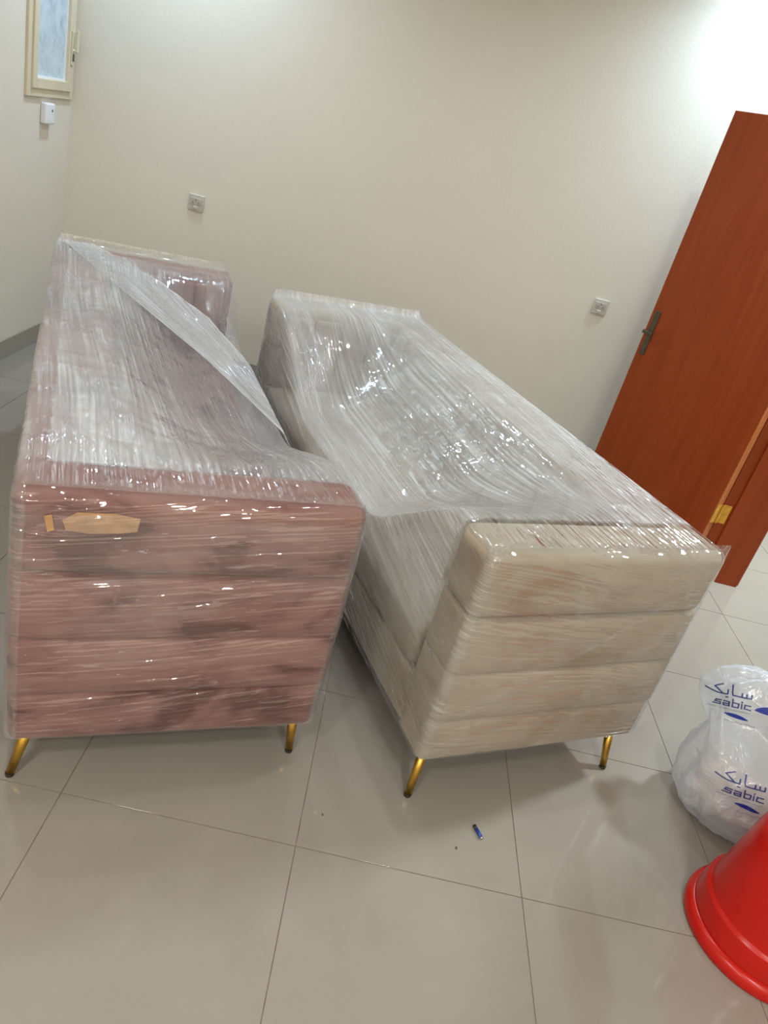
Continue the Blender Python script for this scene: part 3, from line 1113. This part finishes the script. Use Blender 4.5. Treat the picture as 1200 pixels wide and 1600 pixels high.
# ------------------------------------------------------------------ white plastic bag with blue print
BX, BY = 1.425, 1.815
bag = empty('plastic_bag', (BX, BY, 0))
tag(bag, 'thin white plastic bag with blue printed lettering behind the red bucket', 'bag')
e1 = Vector((0.84, -0.54, 0)).normalized()
ez = Vector((0, 0, 1))
ef = ez.cross(e1)            # points away from the camera
NB, NH = 120, 90
prof_b = [(0.0, 0.10), (0.02, 0.150), (0.06, 0.180), (0.12, 0.190), (0.18, 0.180), (0.235, 0.160), (0.27, 0.147), (0.295, 0.160), (0.33, 0.185),
          (0.37, 0.192), (0.41, 0.170), (0.44, 0.12), (0.455, 0.05)]
pz = [p[0] for p in prof_b]
pr = [p[1] for p in prof_b]
V, F = [], []
for k in range(NH):
    t = k / (NH - 1)
    z = 0.455 * t
    r0 = float(np.interp(z, pz, pr))
    for i in range(NB):
        a = 2 * math.pi * i / NB
        c, s = math.cos(a), math.sin(a)
        fold = 0.014 * noise.noise(Vector((c * 2.2, s * 2.2, z * 7 + 3))) + 0.016 * (1 - abs(noise.noise(Vector((c * 3.1 + 5, s * 3.1, z * 9)))) * 2) * 0.6
        fold += 0.006 * noise.noise(Vector((c * 7, s * 7, z * 16)))
        up = sm(z, 0.25, 0.33)
        fold += up * 0.016 * math.sin(a * 7 + z * 9)
        r = r0 + fold
        depth = 1.0 - 0.50 * up
        # the floppy top leans back and to the left
        p = e1 * (r * c * (1 + 0.05 * up)) + ef * (r * s * depth) + ez * z
        p += e1 * (-0.02 * up) + ef * (0.07 * up)
        p.z += 0.03 * up * noise.noise(Vector((c * 2, s * 2, 9)))
        if z < 0.02:
            p.z = max(p.z, 0.0)
        V.append(tuple(p))
for k in range(NH - 1):
    for i in range(NB):
        j = (i + 1) % NB
        F.append((k * NB + i, k * NB + j, (k + 1) * NB + j, (k + 1) * NB + i))
F.append(tuple(range(NB)))
F.append(tuple(range((NH - 1) * NB, NH * NB)))
bag_skin = obj('bag_film', V, F, M['bag'], bag, True)
bvh = BVHTree.FromPolygons([Vector(p) for p in V], F)
# crumpled contents in the lower half
v, f = pillow_mesh((-0.12, -0.10, 0.004), (0.12, 0.10, 0.15), 0.06, n=(8, 8, 6), wob=0.03, seed=4)
o = obj('contents', v, f, M['contents'], bag, True)
o.location = (0.0, 0.0, 0.0)
o['label'] = 'pinkish cloth showing through the bag'

# printing: strokes in logo units, laid on the bag surface
ARABIC = [[(10.0, 1.0), (10.0, 0.05), (9.0, 0.0), (8.0, 0.0), (6.2, 0.0), (6.0, 0.6), (5.9, 2.7)], [(9.0, 0.9), (9.0, 0.0)], [(8.05, 0.95), (8.05, 0.0)],
          [(5.0, 1.2), (5.0, 0.05), (4.0, 0.0), (2.6, 0.05), (1.4, 0.4), (-0.2, 1.0)], [(3.9, 0.1), (3.0, 0.8), (1.9, 1.6), (2.5, 2.0), (3.6, 2.6)],
          [(4.75, -0.75), (5.1, -0.75)]]
LATIN = [[(3.4, 1.1), (2.2, 1.1), (1.9, 0.6), (3.2, 0.55), (3.2, 0.0), (1.5, 0.0)], [(4.0, 1.1), (5.2, 1.1), (5.2, 0.0), (4.0, 0.0), (3.9, 0.5), (5.2, 0.55)],
         [(5.9, 1.9), (5.9, 0.0), (7.1, 0.0), (7.2, 1.05), (5.9, 1.1)], [(7.8, 1.1), (7.8, 0.0)], [(7.8, 1.6), (7.85, 1.75)],
         [(9.6, 1.1), (8.5, 1.1), (8.4, 0.1), (9.7, 0.0)]]
FINE = [[(0.6, 0), (2.6, 0)], [(3.0, 0), (5.2, 0)], [(5.6, 0), (7.4, 0)], [(7.7, 0), (9.8, 0)]]


def lay(name, strokes, mat, center, scale, width, n_dir, rot=0.0, origin=(5.0, 0.0)):
    """ribbons of print on the bag skin, laid along the surface facing n_dir"""
    n_dir = Vector(n_dir).normalized()
    r1 = ez.cross(n_dir).normalized()
    u1 = n_dir.cross(r1)
    cr, sr = math.cos(rot), math.sin(rot)
    ctr = Vector(center)
    Vp, Fp = [], []

    def hit(a, b):
        x, y = (a - origin[0]) * scale, (b - origin[1]) * scale
        y *= 0.84
        x, y = x * cr - y * sr, x * sr + y * cr
        p = ctr + r1 * x + u1 * y
        h_, nn, ix, d_ = bvh.ray_cast(p + n_dir * 0.6, -n_dir)
        if h_ is None:
            return None
        if nn.dot(n_dir) < 0:
            nn = -nn
        return h_ + nn * 0.0015

    for st in strokes:
        filled = isinstance(st, dict)
        if filled:
            poly, rows = st['poly'], 8
            up, lo = st['up'], st['lo']
            m_ = len(up)
            grid = []
            for i in range(m_):
                col = []
                for k in range(rows + 1):
                    t = k / rows
                    col.append(hit(up[i][0] * (1 - t) + lo[i][0] * t, up[i][1] * (1 - t) + lo[i][1] * t))
                grid.append(col)
            for i in range(m_ - 1):
                for k in range(rows):
                    q = [grid[i][k], grid[i + 1][k], grid[i + 1][k + 1], grid[i][k + 1]]
                    if all(x is not None for x in q):
                        b0 = len(Vp)
                        Vp += [tuple(x) for x in q]
                        Fp.append((b0, b0 + 1, b0 + 2, b0 + 3))
            continue
        for (xa, ya), (xb, yb) in zip(st[:-1], st[1:]):
            ln = math.hypot(xb - xa, yb - ya)
            if ln < 1e-6:
                continue
            dx, dy = (xb - xa) / ln, (yb - ya) / ln
            xa, ya, xb, yb = xa - dx * width / 2, ya - dy * width / 2, xb + dx * width / 2, yb + dy * width / 2
            k_ = max(2, int(ln / 0.25) + 1)
            prev = None
            for i in range(k_ + 1):
                t = i / k_
                x, y = xa + (xb - xa) * t, ya + (yb - ya) * t
                pair = (hit(x - dy * width / 2, y + dx * width / 2), hit(x + dy * width / 2, y - dx * width / 2))
                if prev and all(q is not None for q in pair + prev):
                    b0 = len(Vp)
                    Vp += [tuple(prev[0]), tuple(pair[0]), tuple(pair[1]), tuple(prev[1])]
                    Fp.append((b0, b0 + 1, b0 + 2, b0 + 3))
                prev = pair
    if Fp:
        return obj(name, Vp, Fp, mat, bag_skin, fix=False)


def leaf_shape(w, h0, n=14):
    up = [(w * (2 * i / n - 1), h0 * math.sin(math.pi * i / n) ** 0.7) for i in range(n + 1)]
    lo = [(x, -y * 0.45) for x, y in up]
    return {'poly': 1, 'up': up, 'lo': lo}


TO_CAM = (-0.50, -0.64, 0.42)


def logo(center, sc, rot):
    c = Vector(center)
    lay('printed_lettering', ARABIC, M['print_navy'], c, sc, 0.34, TO_CAM, rot)
    lay('printed_lettering', LATIN, M['print_navy'], c, sc, 0.32, TO_CAM, rot, origin=(4.6, 3.0))
    lay('printed_lettering', FINE, M['print_grey'], c, sc, 0.16, TO_CAM, rot, origin=(4.8, 3.9))
    lay('printed_swoosh', [leaf_shape(2.7, 0.75)], M['print_blue'], c, sc, 0.3, TO_CAM, rot - 0.12, origin=(-2.8, 5.2))
    lay('printed_swoosh', [leaf_shape(3.4, 1.5)], M['print_blue'], c, sc, 0.3, TO_CAM, rot, origin=(-9.3, 2.6))
    lay('printed_lettering', [[(2 + i * 1.1, -0.2 * (i % 2)), (2.8 + i * 1.1, -0.2 * (i % 2))] for i in range(6)], M['print_grey'], c, sc, 0.2, TO_CAM, rot,
        origin=(2.0, 7.0))


logo((-0.175, 0.02, 0.418), 0.0132, 0.38)
logo((-0.060, -0.085, 0.195), 0.0132, 0.32)
